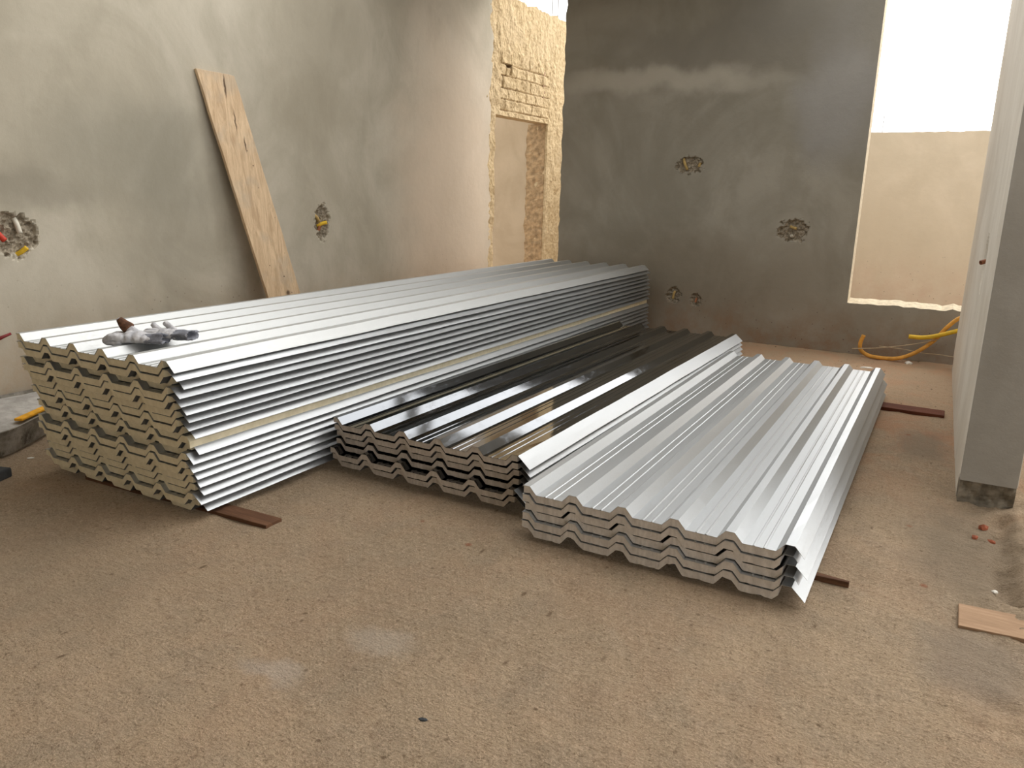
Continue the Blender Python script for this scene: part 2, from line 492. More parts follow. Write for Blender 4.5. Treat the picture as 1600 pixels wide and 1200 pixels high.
# left wall: plaster ends in a ragged edge where the rough masonry begins
def lw_warp(u, v, back):
    if u > 7.2:
        j = .075 * fbm(v * 3.2, 1.3, 0, 4) + .05 * fbm(v * 15, 4.1, 0, 3) + (.05 if v > 2.55 else 0) * fbm(v * 3, 0, 2, 3)
        u = u + j * (1.0 if not back else .3)
    return u, v
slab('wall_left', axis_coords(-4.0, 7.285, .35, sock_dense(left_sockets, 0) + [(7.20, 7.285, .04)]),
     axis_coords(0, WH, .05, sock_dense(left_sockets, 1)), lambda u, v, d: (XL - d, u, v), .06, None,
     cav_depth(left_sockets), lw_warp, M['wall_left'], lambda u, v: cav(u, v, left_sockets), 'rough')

# rough masonry continuing the left wall, with the opening into the next room
DY0, DY1, DZ = 7.40, 8.62, 2.09
def brick_groove(u, v):
    """open joints between the bricks above the lintel"""
    if not (7.5 < u < 8.62 and 2.14 < v < 2.72): return 0
    row = (v - 2.14) / .115; k = math.floor(row); fr = (row - k) * .115
    uu = u + (.11 if k % 2 else 0) + .02 * k
    w = uu / .205; ku = math.floor(w); fu = (w - ku) * .205
    amp = .5 + .5 * fbm(u * 3, v * 3 + 7, 1, 2)
    g = 0
    if fr < .014: g = .35 + .3 * amp
    if fu < .014: g = max(g, 1.3 * max(0, amp - .15) if (ku * 7 + k * 3) % 3 else .4 * amp)
    return min(1, g)
def rough_depth(u, v):
    if 7.6 < u < 7.72 and 2.52 < v < 2.62 and (v > 2.59 or u > 7.695): return .06
    return .018 * fbm(u * 9, v * 9, 0, 4) + .03 * brick_groove(u, v)
def rough_broken(u, v):
    if 7.6 < u < 7.72 and 2.52 < v < 2.62 and (v > 2.59 or u > 7.695): return 1
    return brick_groove(u, v)
def rw_warp(u, v, back):
    if v > WH - .02: v = v + .03 * fbm(u * 6, 2, 0, 3)
    return u, v
slab('wall_left_rough', axis_coords(7.2, 12.0, .12, [(7.2, 8.9, .014)]), axis_coords(0, WH, .08, [(2.05, 2.8, .014)]),
     lambda u, v, d: (XL - .012 - d, u, v), .17, lambda u, v: not (DY0 < u < DY1 and v < DZ), rough_depth, rw_warp, M['rough'], rough_broken)
# the rooms behind: jamb face and the plastered wall seen through the opening
def jw(u, v, back): return u + (.035 * fbm(v * 6, 3, 0, 4) + .012 if abs(u + 4.70) < .01 else 0), v
slab('trim_1', axis_coords(-4.70, -4.445, .05), axis_coords(0, DZ, .03), lambda u, v, d: (u, DY1 - .012 + d, v), .02, None,
     lambda u, v: .012 * fbm(u * 14, v * 14, 3, 4), jw, M['jamb'])
M['wall_warm'] = plaster('warm_inner_plaster', S(186, 168, 142), S(168, 150, 124), S(198, 180, 154), cavity=False)
slab('wall_inner', axis_coords(-7.5, -4.6, .3), axis_coords(0, 2.9, .3), lambda u, v, d: (u, DY1 + .004 + d, v), .12, None, None, None, M['wall_warm'])

# back wall with the tall opening on its right
OX0, OX1, OZ = -.775, .30, .455
def bw_keep(u, v): return not (OX0 < u < OX1 and v > OZ)
def bw_warp(u, v, back):
    if abs(u - OX0) < .012 and v > OZ - .03:
        u = u + .022 * fbm(v * 9, 5, 2 + back, 4) + (.014 if back else 0)
    if abs(v - OZ) < .012 and u > OX0 - .03:
        v = v - .014 + .024 * fbm(u * 9, 5, 4, 4) + (.028 if back else 0)
    if u < -3.5:
        u = u + .014 * fbm(v * 7, 9 + back, 4, 4)
    return u, v
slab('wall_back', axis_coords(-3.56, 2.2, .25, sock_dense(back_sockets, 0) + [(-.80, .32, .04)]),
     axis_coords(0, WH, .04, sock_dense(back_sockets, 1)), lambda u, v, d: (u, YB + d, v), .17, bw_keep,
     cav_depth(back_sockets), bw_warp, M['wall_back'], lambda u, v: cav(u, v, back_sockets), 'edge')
# right wall, seen almost edge on, and its rough foot
A = Vector((.153, 3.85)); B = Vector((.098, 7.05)); wd = (B - A).normalized(); wn = Vector((wd.y, -wd.x)); WL = (B - A).length; WT = .222
def rwp(u, v, d):
    p = A + wd * u + wn * d
    return (p.x, p.y, v)
def rdepth(u, v):
    s_ = max(0, 1 - math.hypot((u - .95) / .12, (v - 1.0) / .16))
    return .003 * fbm(u * 5, v * 1.2, 0, 3) + (.03 * min(1, s_ * 3) if s_ > 0 else 0)
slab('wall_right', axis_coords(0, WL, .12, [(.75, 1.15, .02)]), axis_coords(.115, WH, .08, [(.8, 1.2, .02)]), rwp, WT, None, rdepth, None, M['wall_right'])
slab('trim_2', axis_coords(-.004, .004 + WT - .012, .02), axis_coords(.112, WH, .3), lambda u, v, d: tuple([*(A + wn * (u + .004) - wd * .012 + wd * d), v]), .011, None, None, None, M['pillar'])
def foot_d(u, v): return .014 * fbm(u * 16, v * 16, 2, 4) - .05 * max(0, .05 - v)
slab('trim_3', axis_coords(.004, WT - .004, .012), axis_coords(-.06, .115, .012), lambda u, v, d: tuple([*(A + wn * u + wd * (d + .004)), v]), .3, None, foot_d, None, M['wet_mortar'])
slab('trim_4', axis_coords(.1, WL, .2), axis_coords(-.02, .115, .05), lambda u, v, d: rwp(u, v, d + .002), .2, None, None, None, M['wall_right'])

# unseen sides of the room that shade it
slab('wall_rear_unseen', axis_coords(-4.46, 4.6, .5), axis_coords(0, WH, .5), lambda u, v, d: (u, -4.0 - d, v), .15, None, None, None, M['wall_plain'])
slab('added_ceiling', axis_coords(-4.46, 4.6, .5), axis_coords(-4.1, 7.3, .1), lambda u, v, d: (u, v, WH + .003 + d), .12,
     lambda u, v: not (2.0 < v < (7.2 if u > -1.4 else 5.2)), None, None, M['wall_plain'])  # slab added overhead, its opening shaped to steer the sky light

# outside parapet seen through the opening
def pw(u, v, back): return u, (v + .014 * fbm(u * 9, 1, 0, 4) if v > 2.0 else v)
slab('wall_outer', axis_coords(-6.5, 6.0, .06), axis_coords(-.2, 2.045, .3), lambda u, v, d: (u, 10.0 + d, v), .15, None, None, pw, M['parapet'])

# floor
def floor_z(x, y):
    z = .006 * fbm(x * 1.3, y * 1.3, 0, 3) + .007 * fbm(x * 7, y * 7, 3, 5) + (.004 * max(0, min(1, (x + 1.6) / 1.5)) * fbm(x * 15, y * 15, 5, 4) if y < 4 else 0)
    if x > -.2 and y < 4.4:
        # groove and broken ground along the right side
        e = .325 + .03 * fbm(y * 3, 0, 1, 3)
        w = max(0, 1 - abs(x - e) / .055) * (1 if 2.90 < y < 3.75 else 0)
        z -= .05 * w
        if x > .3 and y > 2.92: z += .015 * fbm(x * 12, y * 12, 8, 3) + .01
        r = max(0, min(1, (x - .1) / .25)); z += r * .014 * fbm(x * 14, y * 14, 8, 4)
    z += .02 * max(0, 1 - abs(math.hypot(x + 1.41, (y - 2.42) * .35)) / .05) * (1 if 2.2 < y < 2.6 else 0)
    if y > 3.2 and x > -.9: z += .004 * fbm(x * 16, y * 16, 1, 4)
    return z
fx = axis_coords(-7.6, 6.0, .3, [(-4.4, -2.2, .06), (-2.2, .5, .022)])
fy = axis_coords(-4.2, 13.0, .3, [(.6, 4.2, .022), (4.2, 7.3, .04)])
V = [(x, y, floor_z(x, y)) for x in fx for y in fy]
ny = len(fy)
F = [(i * ny + j, (i + 1) * ny + j, (i + 1) * ny + j + 1, i * ny + j + 1) for i in range(len(fx) - 1) for j in range(ny - 1)]
fl = mesh('floor', V, F, M['floor'], None, True); fl['kind'] = 'structure'

# ------------------------------------------------------------------ roofing panels
PT = .196
RTOP = .0150
RB = .0430
RH = .031
def profile(lip=.06, lipz=-.038, left=True, right=True):
    p = []
    for i in range(6):
        x = i * PT
        if i == 0:
            if left: p += [(x - .018, -.006)]
            p += [(x - .0135, 0), (x + RTOP, 0)]
        else:
            p += [(x - RB, -RH), (x - RTOP, 0), (x + RTOP, 0)]
        if i < 5:
            c = x + PT / 2
            p += [(x + RB, -RH)]
            for m_ in (-.017, .017):
                p += [(c + m_ - .005, -RH), (c + m_ - .002, -RH + .0022), (c + m_ + .002, -RH + .0022), (c + m_ + .005, -RH)]
    if right:
        p += [(5 * PT + RTOP + (lip - RTOP) * .5, lipz * .5 + .0006), (5 * PT + lip, lipz)]
    return p

def prof_z(x):
    i = round(x / PT); d = abs(x - i * PT)
    if d < RTOP: return 0
    if d < RB: return -RH * (d - RTOP) / (RB - RTOP)
    return -RH

def make_panel(x, y, z, yaw, L, top_mat, foam_mat_, seed, lip=.06, lipz=-.038, foam_t=.0285, foam_end=.968, right=True, wave=.0012, ragged=0.0, silver=False):
    root = empty('corrugated_panel', (x, y, z), yaw)
    pr = profile(lip, lipz, True, right)
    n = 26; n = n if L < 4 else 34
    ys = [L * k / n for k in range(n + 1)]
    V = []; F = []
    th = .0009
    m = len(pr)
    for y_ in ys:
        for side in (0, 1):
            for q, (px_, pz) in enumerate(pr):
                w = wave * fbm(px_ * 2 + seed * 7.1, y_ * 1.3, seed, 2)
                if px_ > .99: w += wave * 2.2 * fbm(y_ * 2.3 + seed * 3, seed * 1.7, 0, 3)
                V.append((px_, y_, pz + w - side * th))
    for k in range(n):
        a = k * 2 * m; b = (k + 1) * 2 * m
        for q in range(m - 1):
            F.append((a + q, a + q + 1, b + q + 1, b + q))
            F.append((a + m + q, b + m + q, b + m + q + 1, a + m + q + 1))
        F.append((a, b, b + m, a + m)); F.append((a + m - 1, a + 2 * m - 1, b + 2 * m - 1, b + m - 1))
    for base in (0, n * 2 * m):
        for q in range(m - 1):
            f = (base + q, base + m + q, base + m + q + 1, base + q + 1)
            F.append(f if base == 0 else f[::-1])
    if silver:
        # the overlap edge is bare silver metal: a part of its own
        def cut(lo):
            fs = [f for f in F if (max(i % m for i in f) >= m - 2 and min(i % m for i in f) >= m - 3) == lo]
            used = sorted({i for f in fs for i in f}); mp = {i: q for q, i in enumerate(used)}
            return [V[i] for i in used], [tuple(mp[i] for i in f) for f in fs]
        a_, b_ = cut(False); mesh('metal_sheet', a_, b_, top_mat, root)
        a_, b_ = cut(True); tag(mesh('overlap_edge', a_, b_, M['galv'], root), 'bare silver overlap edge')
    else:
        mesh('metal_sheet', V, F, top_mat, root)
    # foam core
    xs = [0 + 1e-9 - .012]
    for i in range(6):
        for d in (-RB, -RTOP, RTOP, RB):
            q = i * PT + d
            if -.012 < q < foam_end: xs.append(q)
    if ragged:
        k = -.012
        while k < foam_end - .01:
            k += .011; xs.append(k)
    xs.append(foam_end); xs = sorted(set(round(q, 4) for q in xs))
    V = []; F = []; m = len(xs)
    nn = 8
    for k in range(nn + 1):
        y_ = .002 + (L - .004) * k / nn
        for q in xs: V.append((q, y_ + (0.0015 * fbm(q * 30, seed, 0, 2) if k == 0 else 0), prof_z(q) - th - .0011))
        for q in xs:
            rg = 0
            if ragged and k == 0: rg = ragged * max(0, fbm(q * 24 + seed * 5, seed, 0, 3)) * 1.6
            V.append((q, y_, prof_z(q) - th - foam_t + rg))
    for k in range(nn):
        a = k * 2 * m; b = (k + 1) * 2 * m
        for q in range(m - 1):
            F.append((a + q, a + q + 1, b + q + 1, b + q)); F.append((a + m + q, b + m + q, b + m + q + 1, a + m + q + 1))
        F.append((a, b, b + m, a + m)); F.append((a + m - 1, a + 2 * m - 1, b + 2 * m - 1, b + m - 1))
    for base in (0, nn * 2 * m):
        for q in range(m - 1):
            f = (base + q, base + m + q, base + m + q + 1, base + q + 1)
            F.append(f if base == 0 else f[::-1])
    mesh('foam_core', V, F, foam_mat_, root)
    # thin dark backing sheet under the foam
    xk = [q for q in xs if not ragged or any(abs(q - (i * PT + d)) < 1e-4 for i in range(6) for d in (-RB, -RTOP, RTOP, RB)) or q in (xs[0], xs[-1])]
    V = []; F = []; m = len(xk)
    for y_ in (.004 + ragged * .6, L - .004):
        for q in xk: V.append((q, y_, prof_z(q) - th - foam_t - .0003))
        for q in xk: V.append((q, y_, prof_z(q) - th - foam_t - .0012))
    for q in range(m - 1):
        F += [(q, q + 1, 2 * m + q + 1, 2 * m + q), (m + q, 3 * m + q, 3 * m + q + 1, m + q + 1), (q, m + q, m + q + 1, q + 1), (2 * m + q, 2 * m + q + 1, 3 * m + q + 1, 3 * m + q)]
    F += [(0, 2 * m, 3 * m, m), (m - 1, 2 * m - 1, 4 * m - 1, 3 * m - 1)]
    mesh('backing_film', V, F, M['film'], root)
    return root

ORD = ['topmost', 'second from the top', 'third from the top', 'fourth from the top', 'fifth from the top', 'sixth from the top', 'seventh from the top',
       'eighth from the top', 'ninth from the top', 'tenth from the top', 'eleventh from the top', 'twelfth from the top', 'sixth from the bottom',
       'fifth from the bottom', 'fourth from the bottom', 'third from the bottom', 'second from the bottom', 'lowest']
rnd = random.Random(4)
# tall stack along the left wall
Y1 = [1.872, 1.868, 1.902, 1.872, 1.876, 1.896, 1.903, 1.900, 1.925, 1.918, 1.938, 1.908, 1.904, 1.921, 1.930, 1.936, 1.918, 1.946]
for k in range(18):
    r = make_panel(-3.548 + (.008 + .0011 * k if k else 0) + rnd.uniform(-.002, .002), Y1[k], .660 - .0342 * k, -.0014 + rnd.uniform(-.0006, .0006),
                   5.2 + (1.88 - Y1[k]) * .8 + rnd.uniform(-.02, .02), M['galv_matt'] if k == 0 else M['galv'], M['pu'], k + 1,
                   lip=.056 if k == 0 else (.058 + rnd.uniform(-.006, .008)), lipz=-.038 + rnd.uniform(-.004, .003),
                   foam_end=1.012 if k == 9 else (.990 if k > 9 else .972), right=(k != 9), wave=.0011)
    extra = ', foam edge exposed' if k == 9 else (', with work gloves lying on it' if k == 0 else '')
    tag(r, 'galvanised corrugated foam-core panel, %s in tall left stack%s' % (ORD[k], extra), 'metal panel', 'galvanised corrugated panels in the tall left stack')
# middle stack with black glossy sheets
ORD2 = ['topmost', 'second from the top', 'third from the top', 'third from the bottom', 'second from the bottom', 'lowest']
Y2 = [2.668, 2.672, 2.690, 2.680, 2.640, 2.655]
for k in range(6):
    r = make_panel(-2.444 + rnd.uniform(-.003, .003), Y2[k], .261 - .0352 * k, -.0086 + rnd.uniform(-.001, .001), 3.5 + rnd.uniform(-.03, .03),
                   M['black'], M['eps_dark'], 40 + k, lip=.072, lipz=-.050, foam_end=.990, foam_t=.0258, silver=True, wave=.0010, ragged=.003)
    tag(r, 'black glossy corrugated foam-core panel, %s in the middle stack' % ORD2[k], 'metal panel', 'black corrugated panels in the middle stack')
# low stack on the right
ORD3 = ['topmost', 'second from the top', 'middle one', 'second from the bottom', 'lowest']
Y3 = [2.490, 2.484, 2.488, 2.470, 2.468]
for k in range(5):
    r = make_panel(-1.317 + (.006 if k > 1 else 0) + rnd.uniform(-.002, .002), Y3[k], .215 - .0335 * k, .0030 + rnd.uniform(-.001, .001), 3.2 + rnd.uniform(-.03, .03),
                   M['galv_pale'], M['eps'], 60 + k, lip=(.048, .032, .055, .034, .060)[k], lipz=(-.038, -.020, -.040, -.022, -.044)[k], foam_end=.955, foam_t=.0292, wave=.0008, ragged=.007 if k == 4 else .002)
    tag(r, 'silver corrugated foam-core panel, %s of the low right stack' % ORD3[k], 'metal panel', 'silver corrugated panels in the low right stack')

# ------------------------------------------------------------------ laths under the stacks
def lath(x0, x1, y, w, h, mat, label, rz=0.0, taper=0.0, z=0.0, name='wooden_lath'):
    n = 14; V = []; F = []
    for i in range(n + 1):
        x = x0 + (x1 - x0) * i / n
        hw = w / 2
        e = .003 * fbm(x * 6, y, 0, 3)
        if taper and i > n - 5: hw *= 1 - taper * (i - (n - 5)) / 5.0
        cy = y + (x - x1) * math.tan(rz)
        V += [(x, cy - hw + e, z), (x, cy + hw + e, z), (x, cy + hw + e, z + h), (x, cy - hw + e, z + h)]
    for i in range(n):
        a = i * 4; b = a + 4
        for q in range(4): F.append((a + q, a + (q + 1) % 4, b + (q + 1) % 4, b + q))
    F += [(3, 2, 1, 0), (n * 4, n * 4 + 1, n * 4 + 2, n * 4 + 3)]
    o = mesh(name, V, F, mat)
    bm = bmesh.new(); bm.from_mesh(o.data); bmesh.ops.recalc_face_normals(bm, faces=bm.faces); bm.to_mesh(o.data); bm.free()
    bevel(o, .002)
    return tag(o, label, 'wood')
lath(-3.3, -2.215, 2.045, .085, .017, M['dark_wood'], 'dark brown lath poking out under near corner of tall left stack', rz=.05, z=.001)
lath(-3.7, -2.5, 6.6, .10, .016, M['dark_wood'], 'dark brown lath under far end of tall left stack')
lath(-2.5, -1.48, 3.0, .09, .020, M['dark_wood'], 'dark lath in shadow under near end of black stack')
lath(-2.5, -1.48, 5.7, .09, .020, M['dark_wood'], 'dark lath under far end of black stack')
lath(-1.40, -.165, 2.74, .085, .022, M['dark_wood'], 'splintered dark lath with pointed end under near right stack corner', taper=.85)
lath(-1.40, .077, 5.44, .14, .022, M['red_wood'], 'red-brown wooden lath sticking out under far end of right stack', rz=-.03)

# ------------------------------------------------------------------ board leaning on the left wall
def leaning_board():
    top0 = Vector((-4.392, 3.594 + .01, 2.03)); top1 = Vector((-4.392, 3.901 + .008, 2.028))
    # lower end stands on the floor between wall and stack
    b0 = Vector((-4.13, 4.045, .0)); b1 = Vector((-4.13, 4.36, .0))
    n = 40; mcols = 6; th = .022
    V = []; F = []
    ax = (b0 - top0).normalized(); wv = (top1 - top0).normalized(); nv = ax.cross(wv).normalized()
    if nv.x > 0: nv = -nv
    # nv points to the wall
    for i in range(n + 1):
        t = i / n
        l = top0.lerp(b0, t); r_ = top1.lerp(b1, t)
        l = l + wv * (.004 * fbm(t * 9, 1, 0, 3)); r_ = r_ + wv * (.004 * fbm(t * 9, 5, 0, 3))
        if .74 < t < .78: r_ -= wv * .008 * (1 - abs(t - .76) / .02)
        if i == 0: r_ += Vector((0, 0, -.004)); l += Vector((0, 0, .0))
        for j in range(mcols + 1):
            p = l.lerp(r_, j / mcols)
            if i == 0: p = p + Vector((0, 0, .004 * fbm(j * .9, 3, 0, 2)))
            V.append(p); 
    base = len(V)
    V += [p + nv * th for p in V[:base]]
    w = mcols + 1
    for i in range(n):
        for j in range(mcols):
            a = i * w + j
            F.append((a, a + 1, a + w + 1, a + w)); F.append((base + a, base + a + w, base + a + w + 1, base + a + 1))
        F.append((i * w, (i + 1) * w, base + (i + 1) * w, base + i * w))
        F.append((i * w + mcols, base + i * w + mcols, base + (i + 1) * w + mcols, (i + 1) * w + mcols))
    for j in range(mcols):
        F.append((j, base + j, base + j + 1, j + 1)); k = n * w
        F.append((k + j, k + j + 1, base + k + j + 1, base + k + j))
    # shift so the back rests on the wall
    mx = min(v.x for v in V)
    sh = Vector((XL + .003 - mx, 0, 0))
    V = [v + sh for v in V]
    o = mesh('wooden_board', V, F, M['board'])
    bm = bmesh.new(); bm.from_mesh(o.data); bmesh.ops.recalc_face_normals(bm, faces=bm.faces); bm.to_mesh(o.data); bm.free()
    bevel(o, .002)
    # crack lines as thin grooves are in the wood itself
    return tag(o, 'long weathered wooden board leaning against the grey left wall', 'board')
leaning_board()

# ------------------------------------------------------------------ conduits in the broken wall sockets
def stub(pts, r, mat, label, name='conduit_stub', parent=None):
    mb = MB(); mb.tube(spline(pts, 5), r, 12, hollow=True)
    o = mb.build(name, mat, None, True)
    return tag(o, label, 'conduit')
X0 = XL
stub([(X0 - .04, 2.395, 1.12), (X0 - .012, 2.395, 1.09), (X0 + .004, 2.40, 1.035)], .013, M['white_plastic'], 'dusty white conduit end in upper part of leftmost wall socket')
stub([(X0 - .03, 2.285, 1.055), (X0 - .01, 2.295, 1.035), (X0 + .008, 2.315, 1.0)], .015, M['red_plastic'], 'grey and red pipe end at left of leftmost wall socket')
stub([(X0 - .035, 2.375, .915), (X0 - .012, 2.40, .935), (X0 + .006, 2.425, .96)], .013, M['yellow'], 'yellow conduit end low in the leftmost wall socket')
stub([(X0 - .015, 4.655, 1.10), (X0 - .004, 4.675, 1.075), (X0 - .01, 4.70, 1.045)], .014, M['yellow_dirty'], 'dusty conduit end slanting at left of socket near the board')
stub([(X0 - .035, 4.70, 1.01), (X0 - .01, 4.735, 1.03), (X0 + .015, 4.765, 1.04)], .014, M['yellow'], 'yellow conduit end in middle of wall socket right of the board')
stub([(X0 - .03, 4.69, .965), (X0 - .012, 4.695, .985), (X0 - .005, 4.705, 1.01)], .012, M['brown_pipe'], 'tan conduit end low in socket right of the board')
Y0 = YB
stub([(-2.315, Y0 + .03, 1.645), (-2.295, Y0 + .006, 1.60), (-2.27, Y0 + .02, 1.54)], .012, M['yellow_dirty'], 'long yellowish conduit in the upper back wall socket')
stub([(-2.155, Y0 + .035, 1.60), (-2.155, Y0 + .006, 1.58), (-2.155, Y0 + .004, 1.565)], .013, M['yellow_dirty'], 'short yellow conduit at right of the upper back wall socket')
stub([(-1.30, Y0 + .03, 1.065), (-1.285, Y0 + .004, 1.06), (-1.245, Y0 - .002, 1.05)], .012, M['yellow_dirty'], 'yellow conduit end in socket beside the tall opening')
stub([(-1.275, Y0 + .035, .975), (-1.28, Y0 + .01, .985), (-1.285, Y0 + .002, .99)], .013, M['white_plastic'], 'pale conduit end low in socket beside the tall opening')
stub([(-2.305, Y0 + .03, .41), (-2.308, Y0 + .006, .39), (-2.312, Y0 + .004, .34)], .011, M['yellow_dirty'], 'upright conduit end in left one of the low back wall sockets')
stub([(-2.09, Y0 + .035, .36), (-2.09, Y0 + .014, .345), (-2.093, Y0 + .008, .325)], .010, M['brown_pipe'], 'brown conduit end in right one of the low back wall sockets')

# pipe stub in the right wall
p = A + wd * .95
stub([(p.x + .06, p.y, 1.0), (p.x + .01, p.y - .01, 1.015), (p.x - .018, p.y - .03, 1.008)], .012, M['brown_pipe'], 'rusty brown pipe end poking out of the pale right wall', 'pipe_stub')

# loose hoses and wires by the tall opening
YH = 7.17
hose = [(-.587, YH, .19), (-.605, YH, .12), (-.595, YH, .06), (-.53, YH - .01, .022), (-.42, YH - .03, .017), (-.30, YH - .03, .03), (-.18, YH - .02, .09), (-.06, YH, .20), (.02, YH, .32), (.10, YH, .405), (.20, YH + .01, .43)]
mb = MB(); mb.tube(spline(hose, 8), .0165, 12, hollow=True)
tag(mb.build('flexible_conduit', M['orange'], None, True), 'dusty orange conduit curving from the floor up behind the right wall', 'conduit')
mb = MB(); mb.tube(spline([(-.245, YH - .04, .222), (-.14, YH - .04, .225), (-.04, YH - .035, .25), (.10, YH - .03, .305), (.2, YH, .33)], 8), .0175, 12, hollow=True)
tag(mb.build('flexible_conduit', M['yellow'], None, True), 'bright yellow conduit end reaching out below the tall opening', 'conduit')
mb = MB(); mb.tube(spline([(-.66, YH - .06, .075), (-.45, YH - .06, .105), (-.2, YH - .05, .165), (-.02, YH - .01, .22)], 6), .0036, 6)
tag(mb.build('wire', M['wire'], None, True), 'thin straight wire slanting across the orange conduit', 'wire')
mb = MB(); mb.tube(spline([(-.46, YH + .03, .105), (-.28, YH + .03, .10), (-.12, YH + .03, .085), (-.02, YH + .02, .088), (.1, YH + .03, .08)], 6), .0033, 6)
tag(mb.build('wire', M['wire'], None, True), 'thin wavy wire running level behind the conduits', 'wire')

# ------------------------------------------------------------------ mortar tub at the left
def tub():
    top = [(-4.385, 1.55), (-4.385, 2.30), (-4.36, 2.42), (-4.20, 2.43), (-4.06, 2.33), (-3.87, 1.98), (-3.85, 1.88), (-3.88, 1.55), (-3.95, 1.48), (-4.30, 1.48)]
    c = Vector((sum(p[0] for p in top) / len(top), sum(p[1] for p in top) / len(top)))
    root = empty('mortar_tub', (c.x, c.y, 0))
    def smooth(poly, n=2):
        for _ in range(n):
            q = []
            for i in range(len(poly)):
                a = Vector(poly[i]); b = Vector(poly[(i + 1) % len(poly)])
                q += [a * .75 + b * .25, a * .25 + b * .75]
            poly = q
        return poly
    T = [Vector(p) - c for p in smooth(top)]
    n = len(T)
    # outer shell: base ring, rim ring, inner rim ring
    rings = [(.80, .004), (.86, .012), (.97, .115), (1.0, .148), (.975, .150), (.96, .132)]
    V = []; F = []
    for s_, z in rings:
        for p in T: V.append((p.x * s_, p.y * s_, z + (.004 * fbm(p.x * 7, p.y * 7, z * 5, 2) if z > .02 else 0)))
    for k in range(len(rings) - 1):
        for i in range(n):
            F.append((k * n + i, k * n + (i + 1) % n, (k + 1) * n + (i + 1) % n, (k + 1) * n + i))
    F.append(tuple(range(n))[::-1])
    F.append(tuple((len(rings) - 1) * n + i for i in range(n)))
    mesh('tub_body', V, F, M['tub'], root)
    V = []; F = []
    R_ = 6
    for k in range(R_ + 1):
        s_ = .968 * (1 - k / R_)
        for p in T:
            V.append((p.x * s_, p.y * s_, .134 + .012 * (1 - s_) + .004 * fbm(p.x * s_ * 14, p.y * s_ * 14, 3, 3)))
    for k in range(R_):
        for i in range(n): F.append((k * n + i, k * n + (i + 1) % n, (k + 1) * n + (i + 1) % n, (k + 1) * n + i))
    mesh('dried_mortar', V, F, M['mortar'], root, True)
    root.rotation_euler = (.0, .085, 0); root.location.z = .018
    return tag(root, 'grey mortar tub crusted with dried cement on floor by left wall', 'tub')
tub()
mb = MB()
a = Vector((-3.93, 2.02, .161)); b = Vector((-4.06, 2.27, .163)); d = (b - a).normalized(); rot = d.to_track_quat('Y', 'Z').to_matrix().to_4x4()
mb.box((a + b) / 2, (.042, (b - a).length, .014), rot)
o = bevel(mb.build('tool_handle', M['tool_yellow']), .004); tag(o, 'flat yellow tool handle lying on rim of the mortar tub', 'tool')
# dark block at the frame edge
mb = MB(); mb.box((-3.66, 1.70, .024), (.17, .15, .046), Matrix.Rotation(.35, 4, 'Z'))
o = bevel(mb.build('rubber_block', M['charcoal']), .008); tag(o, 'dark charcoal block on the floor at left edge of photo', 'block')
# red handle against the wall
mb = MB(); mb.tube([(-4.37, 2.17, .475), (-4.365, 2.22, .498), (-4.36, 2.265, .512)], [.008, .009, .007], 10)
tag(mb.build('red_handle', M['red_dark'], None, True), 'dark red rod end against the left wall above the mortar tub', 'tool')

